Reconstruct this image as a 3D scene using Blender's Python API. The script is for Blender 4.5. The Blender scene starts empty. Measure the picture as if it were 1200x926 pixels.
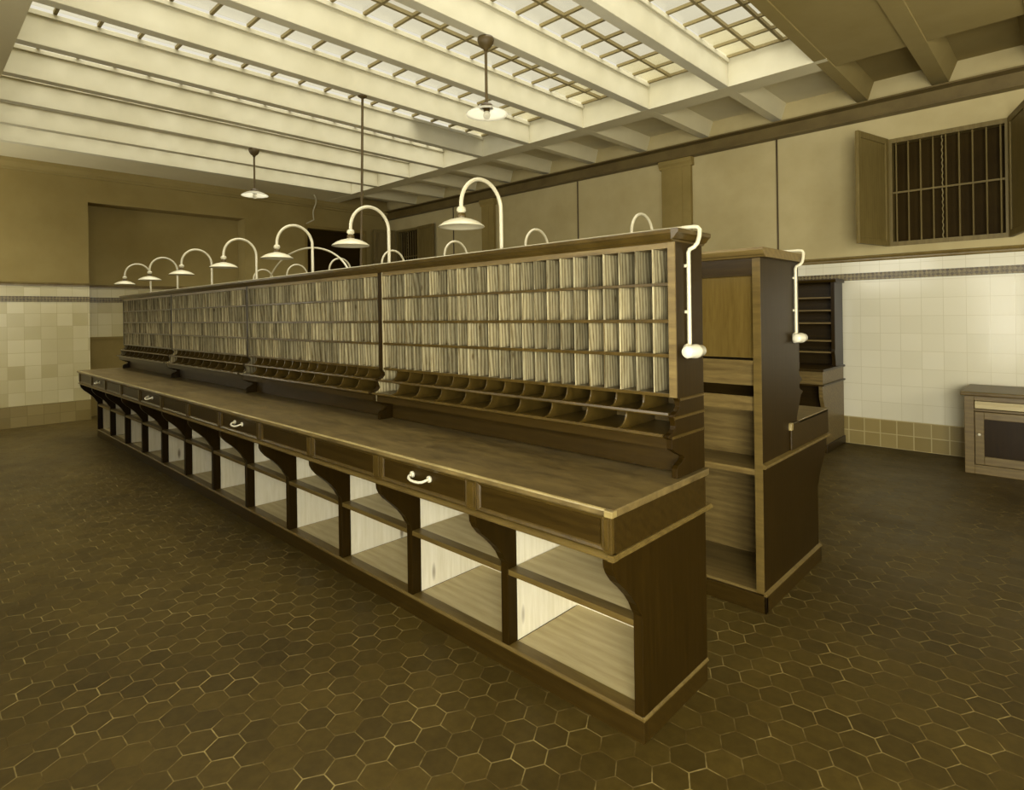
import bpy, math, random
from mathutils import Vector, Matrix
random.seed(7)
scene = bpy.context.scene
COL = scene.collection

# ------------------------------------------------------------------ colours
def lin(c):
    c /= 255.0
    return c/12.92 if c <= .04045 else ((c+.055)/1.055)**2.4
def rgb(r, g, b): return (lin(r), lin(g), lin(b), 1.0)

# ------------------------------------------------------------------ node helpers
class NT:
    def __init__(s, name):
        s.m = bpy.data.materials.new(name); s.m.use_nodes = True
        s.t = s.m.node_tree; s.n = s.t.nodes; s.n.clear()
        s.out = s.n.new('ShaderNodeOutputMaterial')
        s.b = s.n.new('ShaderNodeBsdfPrincipled')
        s.l(s.b.outputs[0], s.out.inputs[0])
    def l(s, a, b): s.t.links.new(a, b)
    def new(s, t, **k):
        n = s.n.new(t)
        for a, v in k.items(): setattr(n, a, v)
        return n
    def math(s, op, a, b=None, c=None):
        n = s.new('ShaderNodeMath', operation=op)
        for i, v in enumerate((a, b, c)):
            if v is None: continue
            if isinstance(v, (int, float)): n.inputs[i].default_value = v
            else: s.l(v, n.inputs[i])
        return n.outputs[0]
    def vmath(s, op, a, b=None):
        n = s.new('ShaderNodeVectorMath', operation=op)
        for i, v in enumerate((a, b)):
            if v is None: continue
            if isinstance(v, (tuple, list)): n.inputs[i].default_value = v
            else: s.l(v, n.inputs[i])
        return n
    def ramp(s, fac, stops):
        n = s.new('ShaderNodeValToRGB'); e = n.color_ramp.elements
        while len(e) < len(stops): e.new(.5)
        for x, (p, c) in zip(e, stops): x.position = p; x.color = c
        s.l(fac, n.inputs[0]); return n.outputs[0]
    def mix(s, fac, a, b, mode='MIX'):
        n = s.new('ShaderNodeMix', data_type='RGBA', blend_type=mode)
        for i, v in ((0, fac), (6, a), (7, b)):
            if isinstance(v, (int, float)): n.inputs[i].default_value = v
            elif isinstance(v, (tuple, list)): n.inputs[i].default_value = v
            else: s.l(v, n.inputs[i])
        return n.outputs[2]
    def noise(s, vec, scale, detail=3, rough=.55, dist=0):
        n = s.new('ShaderNodeTexNoise'); s.l(vec, n.inputs['Vector'])
        n.inputs['Scale'].default_value = scale; n.inputs['Detail'].default_value = detail
        n.inputs['Roughness'].default_value = rough; n.inputs['Distortion'].default_value = dist
        return n.outputs['Fac']
    def coords(s, scale=(1, 1, 1), rnd=True):
        tc = s.new('ShaderNodeTexCoord'); v = tc.outputs['Object']
        if rnd:
            oi = s.new('ShaderNodeObjectInfo')
            v = s.vmath('ADD', v, s.vmath('MULTIPLY', s.comb(oi.outputs['Random']), (37., 53., 71.)).outputs[0]).outputs[0]
        return s.vmath('MULTIPLY', v, scale).outputs[0]
    def comb(s, v):
        n = s.new('ShaderNodeCombineXYZ')
        for i in range(3): s.l(v, n.inputs[i])
        return n.outputs[0]
    def bump(s, h, strength=.3, dist=.01):
        n = s.new('ShaderNodeBump'); n.inputs['Strength'].default_value = strength; n.inputs['Distance'].default_value = dist
        s.l(h, n.inputs['Height']); s.l(n.outputs[0], s.b.inputs['Normal'])
    def set(s, col=None, rough=None, spec=None, metal=None, coat=None):
        for key, v in (('Base Color', col), ('Roughness', rough), ('Specular IOR Level', spec), ('Metallic', metal), ('Coat Weight', coat)):
            if v is None: continue
            if isinstance(v, (int, float, tuple)): s.b.inputs[key].default_value = v
            else: s.l(v, s.b.inputs[key])

def mat_wood(name, dark, light, stretch, rough=.4, spec=.4, tone=0., figure=.5, bump=.12, rough_hi=None, knots=False):
    """procedural wood, grain along the axis whose stretch is small"""
    t = NT(name)
    v = t.coords(stretch)
    n1 = t.noise(v, 3.2, 4, .6, 1.2)
    n2 = t.noise(v, 14., 3, .6, .4)
    w = t.new('ShaderNodeTexWave', wave_type='RINGS', rings_direction='SPHERICAL')
    t.l(v, w.inputs['Vector']); w.inputs['Scale'].default_value = 1.1; w.inputs['Distortion'].default_value = 7.
    w.inputs['Detail'].default_value = 2.; w.inputs['Detail Scale'].default_value = .8
    f = t.math('ADD', t.math('MULTIPLY', n1, 1-figure), t.math('MULTIPLY', w.outputs['Fac'], figure))
    f = t.math('ADD', t.math('MULTIPLY', f, .75), t.math('MULTIPLY', n2, .25))
    c = t.ramp(f, [(.22, dark), (.74, light)])
    if knots:
        kv = t.vmath('MULTIPLY', v, (.9, .9, 3.2)).outputs[0]
        vo = t.new('ShaderNodeTexVoronoi'); t.l(kv, vo.inputs['Vector']); vo.inputs['Scale'].default_value = .9
        mr = t.new('ShaderNodeMapRange'); t.l(vo.outputs['Distance'], mr.inputs[0]); mr.inputs[1].default_value = .05; mr.inputs[2].default_value = .13; mr.inputs[3].default_value = .75; mr.inputs[4].default_value = 0.
        c = t.mix(mr.outputs[0], c, rgb(92, 72, 32))
    if tone:
        oi = t.new('ShaderNodeObjectInfo')
        k = t.math('ADD', t.math('MULTIPLY', oi.outputs['Random'], tone), 1-tone)
        c = t.mix(1., c, t.comb(k), 'MULTIPLY')
    t.set(c, rough, spec)
    if rough_hi is not None:
        r = t.math('ADD', t.math('MULTIPLY', t.noise(v, 1.3, 3), rough_hi-rough), rough); t.set(rough=r)
    t.bump(f, bump, .004)
    return t.m
def mat_plain(name, c1, c2, rough=.6, spec=.3, scale=2., metal=0., bump=.05, rnd=False):
    t = NT(name); v = t.coords(rnd=rnd)
    n = t.noise(v, scale, 5, .6)
    t.set(t.ramp(n, [(.3, c1), (.7, c2)]), rough, spec, metal)
    if bump: t.bump(t.noise(v, scale*12, 3), bump, .005)
    return t.m

M = {}
M['stain'] = mat_wood('dark stained wood', rgb(32, 21, 2), rgb(54, 40, 10), (1, 9, 9), .36, .2, figure=.12, bump=.06)
M['stain_v'] = mat_wood('dark stained wood, upright grain', rgb(27, 17, 1), rgb(42, 29, 4), (10, 10, .8), .36, .14, figure=.12, bump=.06)
M['gloss'] = mat_wood('polished panel', rgb(78, 61, 24), rgb(104, 86, 42), (9, 9, .8), .16, .8, figure=.08, bump=.03)
M['edge'] = mat_wood('stained moulding', rgb(46, 34, 7), rgb(80, 63, 25), (3, 3, 3), .28, .4, figure=.1, bump=.04)
M['worn'] = mat_wood('worn edge and painted highlight', rgb(108, 91, 48), rgb(150, 134, 86), (2, 2, 2), .3, .5, figure=.2, bump=.06)
M['top'] = mat_wood('worktop wood', rgb(46, 34, 10), rgb(120, 102, 60), (1.2, 3.4, 3), .26, .5, figure=.06, bump=.04, rough_hi=.5)
M['pine'] = mat_wood('raw pine, upright grain', rgb(206, 198, 166), rgb(232, 226, 206), (9, 9, .7), .55, .3, tone=.08, figure=.1, knots=True)
M['pine_flat'] = mat_wood('raw pine board', rgb(152, 136, 92), rgb(184, 170, 128), (.9, 7, 7), .5, .3, figure=.22)
M['lip'] = mat_wood('half stained pine lip', rgb(66, 50, 18), rgb(102, 85, 42), (1, 6, 6), .4, .3, figure=.1)
M['cell'] = mat_wood('pine divider', rgb(92, 74, 33), rgb(206, 194, 152), (4, 13, 1.9), .5, .2, tone=.55, figure=.4, knots=True)
M['rackwood'] = mat_wood('mid brown pine', rgb(72, 55, 22), rgb(122, 103, 58), (1, 8, 8), .42, .4, tone=.15, figure=.15)
M['enamel'] = mat_plain('white enamel', rgb(188, 180, 150), rgb(198, 191, 163), .25, .5, bump=0)
M['porcelain'] = mat_plain('white porcelain', rgb(204, 197, 170), rgb(212, 206, 182), .18, .5, bump=0)
M['iron'] = mat_plain('dark iron', rgb(62, 48, 18), rgb(88, 72, 36), .5, .4)
M['socket'] = mat_plain('dark socket', rgb(58, 44, 14), rgb(80, 64, 28), .35, .4)
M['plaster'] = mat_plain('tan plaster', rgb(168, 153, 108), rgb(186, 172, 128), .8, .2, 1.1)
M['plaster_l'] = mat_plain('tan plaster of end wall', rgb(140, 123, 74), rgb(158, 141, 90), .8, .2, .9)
M['white'] = mat_plain('whitewashed plaster', rgb(198, 191, 162), rgb(212, 206, 180), .75, .2, 1.3)
M['slab_shaded'] = mat_plain('brown distemper', rgb(132, 116, 68), rgb(150, 134, 86), .8, .2, .8)  # same ceiling as the slab, darkened to paint in shade right of the skylight
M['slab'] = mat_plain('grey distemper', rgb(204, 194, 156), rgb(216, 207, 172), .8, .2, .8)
M['girder'] = mat_plain('dark painted steel', rgb(84, 68, 30), rgb(106, 90, 48), .5, .4, 3.)
M['bar'] = mat_plain('painted glazing bar', rgb(126, 112, 70), rgb(146, 132, 90), .6, .3)
M['pilaster'] = mat_plain('brown plaster', rgb(126, 108, 58), rgb(144, 126, 74), .7, .2, 1.5)
M['void'] = mat_plain('dark shutter wood', rgb(40, 28, 4), rgb(52, 39, 9), .6, .06)
M['trimdark'] = mat_plain('dark glazed tile moulding', rgb(98, 80, 38), rgb(124, 106, 60), .25, .5, 6.)
M['shutter'] = mat_wood('grey brown shutter wood', rgb(92, 77, 36), rgb(122, 106, 60), (7, 7, .8), .5, .3, figure=.15)
M['winbar'] = mat_plain('painted iron bar', rgb(96, 81, 40), rgb(112, 97, 54), .6, .3)
M['brass'] = mat_plain('pale brass', rgb(196, 186, 144), rgb(214, 204, 164), .3, .5, metal=.6, bump=0)

def mat_glass():
    t = NT('skylight glass'); n = t.n
    tr = n.new('ShaderNodeBsdfTransparent'); tr.inputs[0].default_value = (.95, .94, .88, 1)
    gl = n.new('ShaderNodeBsdfGlossy'); gl.inputs['Roughness'].default_value = .08
    mx = n.new('ShaderNodeMixShader'); mx.inputs[0].default_value = .04
    t.l(tr.outputs[0], mx.inputs[1]); t.l(gl.outputs[0], mx.inputs[2])
    t.l(mx.outputs[0], t.out.inputs[0]); n.remove(t.b); return t.m
M['glass'] = mat_glass()

def mat_milk():
    t = NT('milk glass'); t.set((.86, .83, .72, 1), .15, .5); t.b.inputs['Transmission Weight'].default_value = 0.
    n = t.n; tl = n.new('ShaderNodeBsdfTranslucent'); tl.inputs[0].default_value = (.95, .93, .85, 1)
    mx = n.new('ShaderNodeMixShader'); mx.inputs[0].default_value = .8
    t.l(t.b.outputs[0], mx.inputs[1]); t.l(tl.outputs[0], mx.inputs[2]); t.l(mx.outputs[0], t.out.inputs[0]); return t.m
M['milk'] = mat_milk()

def mat_hex():
    t = NT('hexagonal cement tiles'); R = .0715
    tc = t.new('ShaderNodeTexCoord')
    p = t.vmath('ADD', tc.outputs['Object'], (2.415+60*3*R, -.768+60*math.sqrt(3)*R, 0)).outputs[0]
    p = t.vmath('MULTIPLY', p, (1, 1, 0)).outputs[0]
    r = (3*R, math.sqrt(3)*R, 1.); h = (1.5*R, math.sqrt(3)*R/2, 0.)
    def cell(q):
        return t.vmath('SUBTRACT', t.vmath('MODULO', q, r).outputs[0], h).outputs[0]
    # centres at multiples: shift by half so a hexagon is centred on the origin
    a = cell(t.vmath('ADD', p, h).outputs[0]); b = cell(p)
    la = t.vmath('LENGTH', a).outputs['Value']; lb = t.vmath('LENGTH', b).outputs['Value']
    sel = t.math('LESS_THAN', la, lb)
    mixv = t.new('ShaderNodeMix', data_type='VECTOR')
    t.l(sel, mixv.inputs[0]); t.l(b, mixv.inputs[4]); t.l(a, mixv.inputs[5]); g = mixv.outputs[1]
    cid = t.vmath('SUBTRACT', p, g).outputs[0]
    ab = t.vmath('ABSOLUTE', g).outputs[0]
    sx = t.new('ShaderNodeSeparateXYZ'); t.l(ab, sx.inputs[0])
    d = t.math('MAXIMUM', sx.outputs[1], t.math('ADD', t.math('MULTIPLY', sx.outputs[0], math.sqrt(3)/2), t.math('MULTIPLY', sx.outputs[1], .5)))
    edge = t.math('SUBTRACT', R*math.sqrt(3)/2, d)
    wn = t.new('ShaderNodeTexWhiteNoise'); t.l(t.vmath('SNAP', t.vmath('ADD', cid, (.003, .003, 0)).outputs[0], (.02, .02, 1)).outputs[0], wn.inputs['Vector'])
    co = tc.outputs['Object']
    big = t.noise(co, .9, 5, .6); fine = t.noise(co, 22., 4, .6); gn = t.noise(co, 4.5, 4, .7)
    base = t.ramp(t.math('ADD', t.math('MULTIPLY', big, .6), t.math('MULTIPLY', fine, .4)), [(.3, rgb(50, 39, 10)), (.7, rgb(77, 63, 26))])
    k = t.math('ADD', t.math('MULTIPLY', wn.outputs['Value'], .32), .82)
    base = t.mix(1., base, t.comb(k), 'MULTIPLY')
    wid = t.math('ADD', t.math('MULTIPLY', gn, .0034), .0006)
    ss = t.new('ShaderNodeMapRange', interpolation_type='SMOOTHSTEP')
    t.l(edge, ss.inputs[0]); ss.inputs[1].default_value = 0.; t.l(t.math('MULTIPLY', wid, 1.5), ss.inputs[2]); ss.inputs[3].default_value = 1.; ss.inputs[4].default_value = 0.
    gcol = t.ramp(gn, [(.42, rgb(70, 55, 20)), (.68, rgb(140, 124, 76))])
    t.set(t.mix(ss.outputs[0], base, gcol), None, .2)
    rr = t.math('ADD', t.math('MULTIPLY', t.noise(co, 2.2, 5, .65), .35), .28)
    t.set(rough=t.math('ADD', rr, t.math('MULTIPLY', ss.outputs[0], .3)))
    t.bump(t.math('SUBTRACT', t.math('MULTIPLY', wn.outputs['Value'], .5), ss.outputs[0]), .25, .004)
    return t.m
M['hex'] = mat_hex()

def mat_tile(name, axes, size, c1, c2, grout, rough=.12, off=(0, 0), mort=.006, spec=.5, offset=0.):
    """wall tiles: axes picks the two wall coordinates"""
    t = NT(name); tc = t.new('ShaderNodeTexCoord'); s = t.new('ShaderNodeSeparateXYZ'); t.l(tc.outputs['Object'], s.inputs[0])
    c = t.new('ShaderNodeCombineXYZ'); t.l(s.outputs[axes[0]], c.inputs[0]); t.l(s.outputs[axes[1]], c.inputs[1])
    v = t.vmath('ADD', c.outputs[0], (off[0], off[1], 0)).outputs[0]
    b = t.new('ShaderNodeTexBrick', offset=offset, squash=1.)
    t.l(v, b.inputs['Vector']); b.inputs['Scale'].default_value = 1.
    b.inputs['Brick Width'].default_value = size[0]; b.inputs['Row Height'].default_value = size[1]
    b.inputs['Mortar Size'].default_value = mort; b.inputs['Mortar Smooth'].default_value = .3; b.inputs['Bias'].default_value = 0.
    b.inputs['Color1'].default_value = c1; b.inputs['Color2'].default_value = c2; b.inputs['Mortar'].default_value = grout
    n = t.noise(tc.outputs['Object'], 1.6, 4)
    col = t.mix(.18, b.outputs['Color'], t.ramp(n, [(.3, c1), (.7, c2)]))
    t.set(col, t.math('ADD', t.math('MULTIPLY', n, .12), rough-.04), spec)
    h = t.math('ADD', t.math('MULTIPLY', b.outputs['Fac'], -.6), t.math('MULTIPLY', t.noise(tc.outputs['Object'], 5., 2), .5))
    t.bump(h, .12, .006)
    return t.m
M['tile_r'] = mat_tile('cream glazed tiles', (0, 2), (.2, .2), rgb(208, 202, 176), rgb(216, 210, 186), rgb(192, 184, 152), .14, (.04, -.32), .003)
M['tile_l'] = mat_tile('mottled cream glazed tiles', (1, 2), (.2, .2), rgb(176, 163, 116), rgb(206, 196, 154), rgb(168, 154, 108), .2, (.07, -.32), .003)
M['base_r'] = mat_tile('brown base tiles', (0, 2), (.163, .16), rgb(128, 111, 62), rgb(150, 133, 84), rgb(176, 162, 116), .3, (.02, 0.), .006)
M['base_l'] = mat_tile('brown base tiles of end wall', (1, 2), (.2, .16), rgb(120, 103, 56), rgb(148, 131, 82), rgb(116, 100, 54), .3, (.05, 0.), .004)
def mat_band(name, axis):
    t = NT(name); tc = t.new('ShaderNodeTexCoord'); s = t.new('ShaderNodeSeparateXYZ'); t.l(tc.outputs['Object'], s.inputs[0])
    c = t.new('ShaderNodeCombineXYZ'); t.l(s.outputs[axis], c.inputs[0]); t.l(s.outputs[2], c.inputs[1])
    m = t.new('ShaderNodeMapping'); t.l(c.outputs[0], m.inputs[0]); m.inputs['Rotation'].default_value = (0, 0, math.pi/4)
    k = t.new('ShaderNodeTexChecker'); t.l(m.outputs[0], k.inputs['Vector']); k.inputs['Scale'].default_value = 34.
    k.inputs['Color1'].default_value = rgb(64, 49, 15); k.inputs['Color2'].default_value = rgb(122, 106, 58)
    n = t.noise(tc.outputs['Object'], 40., 2)
    t.set(t.mix(.35, k.outputs['Color'], t.ramp(n, [(.4, rgb(62, 47, 14)), (.62, rgb(132, 116, 66))])), .25, .5)
    return t.m
M['band_r'] = mat_band('patterned tile frieze', 0); M['band_l'] = mat_band('patterned tile frieze of end wall', 1)

# ------------------------------------------------------------------ mesh builder
class MB:
    def __init__(s): s.v = []; s.f = []; s.mi = []; s.sm = []
    def add(s, vs, fs, mi=0, smooth=False):
        o = len(s.v); s.v += [tuple(q) for q in vs]
        for i, f in enumerate(fs):
            s.f.append([o+k for k in f]); s.mi.append(mi[i] if isinstance(mi, list) else mi); s.sm.append(smooth)
        return s
    def box(s, x0, x1, y0, y1, z0, z1, mi=0):
        v = [(x, y, z) for z in (z0, z1) for y in (y0, y1) for x in (x0, x1)]
        return s.add(v, [(0, 2, 3, 1), (4, 5, 7, 6), (0, 1, 5, 4), (2, 6, 7, 3), (0, 4, 6, 2), (1, 3, 7, 5)], mi)
    def prism(s, poly, a0, a1, axis='x', mi=0, cap=None):
        """poly of 2-D points extruded along axis: x:(y,z) y:(x,z) z:(x,y)"""
        area = sum(p[0]*q[1]-q[0]*p[1] for p, q in zip(poly, poly[1:]+poly[:1]))
        if area < 0: poly = poly[::-1]
        put = {'x': lambda p, a: (a, p[0], p[1]), 'y': lambda p, a: (p[0], a, p[1]), 'z': lambda p, a: (p[0], p[1], a)}[axis]
        n = len(poly); v = [put(p, a0) for p in poly]+[put(p, a1) for p in poly]
        flip = axis == 'y'
        fs = [list(range(n))[::-1], list(range(n, 2*n))]+[[i, (i+1) % n, n+(i+1) % n, n+i] for i in range(n)]
        if flip: fs = [f[::-1] for f in fs]
        cap = mi if cap is None else cap
        return s.add(v, fs, [cap, cap]+[mi]*n)
    def tube(s, pts, r, seg=10, mi=0, caps=True):
        pts = [Vector(p) for p in pts]; n = len(pts); vs = []; fs = []
        rad = r if isinstance(r, list) else [r]*n
        up = None
        for i, p in enumerate(pts):
            t = (pts[min(i+1, n-1)]-pts[max(i-1, 0)]).normalized()
            if up is None:
                up = Vector((1, 0, 0)) if abs(t.x) < .8 else Vector((0, 1, 0))
            a = (up-t*up.dot(t)).normalized(); b = t.cross(a); up = a
            for k in range(seg):
                th = 2*math.pi*k/seg; vs.append(p+(a*math.cos(th)+b*math.sin(th))*rad[i])
        for i in range(n-1):
            for k in range(seg):
                fs.append([i*seg+k, i*seg+(k+1) % seg, (i+1)*seg+(k+1) % seg, (i+1)*seg+k])
        s.add(vs, fs, mi, True)
        if caps: s.add([vs[k] for k in range(seg)]+[vs[(n-1)*seg+k] for k in range(seg)], [list(range(seg))[::-1], list(range(seg, 2*seg))], mi)
        return s
    def lathe(s, prof, c=(0, 0, 0), seg=32, axis='z', mi=0):
        vs = []; fs = []; n = len(prof)
        for r, h in prof:
            for k in range(seg):
                th = 2*math.pi*k/seg; x, y, z = r*math.cos(th), r*math.sin(th), h
                if axis == 'x': x, y, z = z, x, y
                if axis == 'y': x, y, z = y, z, x
                vs.append((c[0]+x, c[1]+y, c[2]+z))
        for i in range(n-1):
            for k in range(seg):
                fs.append([i*seg+k, i*seg+(k+1) % seg, (i+1)*seg+(k+1) % seg, (i+1)*seg+k])
        s.add(vs, fs, mi, True)
        return s
    def build(s, name, mats, parent=None, bevel=0., label=None):
        me = bpy.data.meshes.new(name)
        off = Vector(parent_world(parent)) if parent else Vector((0, 0, 0))
        me.from_pydata([Vector(v)-off for v in s.v], [], s.f)
        if not isinstance(mats, (list, tuple)): mats = [mats]
        for m in mats: me.materials.append(M[m] if isinstance(m, str) else m)
        for p, mi, sm in zip(me.polygons, s.mi, s.sm): p.material_index = mi; p.use_smooth = sm
        me.update()
        o = bpy.data.objects.new(name, me); COL.objects.link(o)
        if parent: o.parent = parent
        if bevel:
            b = o.modifiers.new('bevel', 'BEVEL'); b.width = bevel; b.segments = 2; b.limit_method = 'ANGLE'; b.angle_limit = math.radians(40)
        if label: o['label'] = label
        return o
def parent_world(o):
    p = Vector(o.location)
    while o.parent: o = o.parent; p += Vector(o.location)
    return p
def tag(o, label=None, cat=None, group=None, kind=None):
    if label: o['label'] = label
    if cat: o['category'] = cat
    if group: o['group'] = group
    if kind: o['kind'] = kind
    return o
def thing(name, loc, label, cat, group=None):
    o = bpy.data.objects.new(name, None); COL.objects.link(o); o.location = loc; o.empty_display_size = .1
    return tag(o, label, cat, group)
def copy_tree(o, parent=None):
    c = o.copy(); COL.objects.link(c)
    if parent: c.parent = parent
    for ch in list(o.children): copy_tree(ch, c)
    return c
def struct(o): o['kind'] = 'structure'; return o

# ------------------------------------------------------------------ main dimensions (metres)
LHL = [11, 2, 10, 12, 40]; RHL = [8, 5]
XE = -1.165                 # near end of counter and racks
BAY = .716; NB = 12; XF = XE-BAY*NB      # far end of counter
XW, YW = -11.56, 7.914      # end wall, long right wall
YL, XR = -.87, 3.4          # long left wall and rear wall (behind the camera)
ZB = 4.056                  # underside of the roof beams
YS0, YS1 = .74, 6.308       # skylight well
ZG = 4.36
BEAMS = [-1.79, -2.77, -3.75, -4.74, -5.70, -6.67, -7.62, -8.58, -9.56, -10.50]

# ------------------------------------------------------------------ floor, walls
f = MB().box(XW-.6, XR, YL, YW, -.12, 0).build('floor', 'hex'); struct(f)

# right wall with two barred windows
W1 = (-1.541, -.466, 2.319, 3.55); W2 = (-11.2, -10.38, 2.319, 3.55)
b = MB()
def wall_xz(b, x0, x1, z0, z1, y0, y1, holes, mi=0):
    xs = sorted({x0, x1}|{h[0] for h in holes}|{h[1] for h in holes})
    for a, c in zip(xs, xs[1:]):
        hs = [h for h in holes if h[0] <= a+1e-6 and h[1] >= c-1e-6]
        if not hs: b.box(a, c, y0, y1, z0, z1, mi)
        else:
            for h in hs: b.box(a, c, y0, y1, z0, h[2], mi); b.box(a, c, y0, y1, h[3], z1, mi)
wall_xz(b, XW-.6, XR, 2.2, 4.7, YW, YW+.35, [W1, W2])
b.box(XW-.6, XR, YW, YW+.35, -.12, 2.2)
struct(b.build('wall_right', 'plaster'))
struct(MB().box(XW, XR, YW-.012, YW, .32, 2.2).build('trim_1', 'tile_r'))
struct(MB().box(XW, XR, YW-.02, YW-.012, 1.945, 2.03).build('trim_2', 'band_r'))
b = MB().prism([(YW, 2.165), (YW-.022, 2.165), (YW-.028, 2.18), (YW-.028, 2.195), (YW-.02, 2.2), (YW-.034, 2.215), (YW-.03, 2.23), (YW-.012, 2.235), (YW, 2.235)], XW, XR)
struct(b.build('trim_3', 'trimdark'))
struct(MB().prism([(YW-.012, 0), (YW-.03, 0), (YW-.03, .31), (YW-.024, .322), (YW-.012, .322)], XW, XR).build('baseboard_right', 'base_r'))
# end wall (left in the photograph) with shallow niche and a tall doorway
NI = (2.155, 4.65, 3.52); DO = (5.87, 7.35, 3.53)
b = MB()
b.box(XW-.5, XW, YL, NI[0], -.12, 4.7); b.box(XW-.5, XW, NI[1], DO[0], -.12, 4.7); b.box(XW-.5, XW, DO[1], YW, -.12, 4.7)
b.box(XW-.5, XW, NI[0], NI[1], NI[2], 4.7); b.box(XW-.5, XW, DO[0], DO[1], DO[2], 4.7)
b.box(XW-.6, XW-.34, NI[0]-.05, NI[1]+.05, -.12, 4.7)
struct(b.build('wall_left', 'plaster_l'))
b = MB()
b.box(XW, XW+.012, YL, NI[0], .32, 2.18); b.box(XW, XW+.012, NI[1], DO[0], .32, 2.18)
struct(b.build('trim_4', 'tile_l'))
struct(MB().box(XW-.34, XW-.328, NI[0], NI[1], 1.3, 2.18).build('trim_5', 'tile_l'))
struct(MB().box(XW-.34, XW-.32, NI[0], NI[1], 0, 1.3).box(XW-.34, XW-.31, NI[0], NI[1], 1.28, 1.32).build('trim_6', 'pilaster'))
for i, (x0, x1, ya, yb) in enumerate(((XW+.012, XW+.02, YL, NI[0]), (XW-.328, XW-.32, NI[0], NI[1]), (XW+.012, XW+.02, NI[1], DO[0]))):
    struct(MB().box(x0, x1, ya, yb, 1.9, 1.985).build('trim_%d' % (7+i), 'band_l'))
    struct(MB().prism([(x0-.012, 2.145), (x1+.006, 2.145), (x1+.006, 2.17), (x1+.014, 2.18), (x1+.01, 2.2), (x0-.012, 2.2)], ya, yb, 'y').build('trim_%d' % (10+i), 'trimdark'))
struct(MB().box(XW+.012, XW+.03, YL, NI[0], 0, .315).box(XW+.012, XW+.03, NI[1], DO[0], 0, .315).build('baseboard_left', 'base_l'))
struct(MB().prism([(XW, 3.9), (XW+.03, 3.91), (XW+.035, 3.935), (XW+.06, 3.95), (XW+.1, 4.0), (XW+.11, 4.06), (XW, 4.06)], YL, YW, 'y').build('trim_13', 'plaster_l'))
# door in the end wall
dr = struct(MB().box(XW-.2, XW-.15, DO[0]+.06, DO[1]-.06, 0, DO[2]-.06).build('door_1', 'void'))
for k in range(2):
    ya = DO[0]+.16+k*.68; b = MB()
    for z0, z1 in ((.2, 1.1), (1.25, 2.2), (2.35, 3.35)): b.box(XW-.15, XW-.13, ya, ya+.52, z0, z1)
    b.build('door_panel', 'void', dr, .006)
b = MB().box(XW-.22, XW+.01, DO[0], DO[0]+.06, 0, DO[2]).box(XW-.22, XW+.01, DO[1]-.06, DO[1], 0, DO[2]).box(XW-.22, XW+.01, DO[0]+.06, DO[1]-.06, DO[2]-.06, DO[2])
b.build('door_frame', 'pilaster', dr, .004)
MB().lathe([(0, 0), (.03, 0), (.03, .03), (.012, .04), (0, .04)], (XW-.15, 6.6, 1.1), 14, 'x').build('door_knob', 'brass', dr)

# long left wall behind the camera's side, with tall windows, a glazed door and an added low opening; rear wall with windows
LH = [(-11.4, -10.0, 1.2, 3.7), (-6.6, -5.0, 2.0, 3.7), (-4.0, -2.4, 2.0, 3.7), (-1.75, -.8, .3, 2.6), (.3, 2.5, .25, 2.6)]  # unseen; last opening added to light the cubbies, first placed for the end wall
b = MB(); wall_xz(b, XW-.6, XR+.3, -.12, 4.7, YL-.3, YL, LH); struct(b.build('wall_front', 'plaster'))
RH = [(.2, 2.6, 1.0, 3.4), (3.6, 6.0, 1.6, 3.4)]
b = MB(); ys = [YL, RH[0][0], RH[0][1], RH[1][0], RH[1][1], YW]
for k, (a, c) in enumerate(zip(ys, ys[1:])):
    if k % 2 == 0: b.box(XR, XR+.3, a, c, -.12, 4.7)
    else:
        h = RH[k//2]; b.box(XR, XR+.3, a, c, -.12, h[2]); b.box(XR, XR+.3, a, c, h[3], 4.7)
struct(b.build('wall_rear', 'plaster'))
wn = 0
def glazed(x0, x1, y0, y1, z0, z1, n):
    """plain casement filling an opening of the walls beside and behind the viewpoint"""
    global wn; wn += 1
    b = MB(); al = x1-x0 > y1-y0
    u0, u1 = (x0, x1) if al else (y0, y1); d0, d1 = (y0, y1) if al else (x0, x1)
    def bx(a, c, z, w): b.box(*((a, c, d0, d1) if al else (d0, d1, a, c)), z, w)
    bx(u0, u1, z0, z0+.06); bx(u0, u1, z1-.06, z1)
    for k in range(n+1):
        c = u0+.03+(u1-u0-.06)*k/n; bx(c-.03, c+.03, z0+.06, z1-.06)
    o = struct(b.build('window_%d' % wn, 'bar'))
    b = MB(); m = (d0+d1)/2; b.box(*((u0, u1, m-.002, m+.002) if al else (m-.002, m+.002, u0, u1)), z0, z1); b.build('pane', 'glass', o)
for h in LH: glazed(h[0], h[1], YL-.2, YL-.14, h[2], h[3], 3)
for h in RH: glazed(XR+.14, XR+.2, h[0], h[1], h[2], h[3], 3)

# pilasters, joints, steel girder on the right wall
for k, (x0, x1) in enumerate(((-4.41, -3.95), (-8.3, -7.97))):
    b = MB().box(x0, x1, YW-.06, YW, 2.235, 3.815).box(x0+.07, x1-.13, YW-.068, YW-.06, 2.3, 3.68)
    b.prism([(YW, 3.70), (YW-.065, 3.70), (YW-.075, 3.73), (YW-.10, 3.76), (YW-.10, 3.815), (YW, 3.815)], x0-.03, x1+.03)
    struct(b.build('trim_%d' % (14+k), 'pilaster'))
for k, x in enumerate((-2.775, -6.006, -9.197)):
    struct(MB().tube([(x, YW-.006, 2.236), (x, YW-.006, 3.82)], .012, 8).build('trim_%d' % (16+k), 'iron'))
b = MB().prism([(YW, 3.815), (YW-.14, 3.815), (YW-.14, 3.832), (YW-.03, 3.842), (YW-.03, 3.985), (YW-.14, 3.995), (YW-.14, 4.012), (YW, 4.012)], XW, XR)
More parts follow.
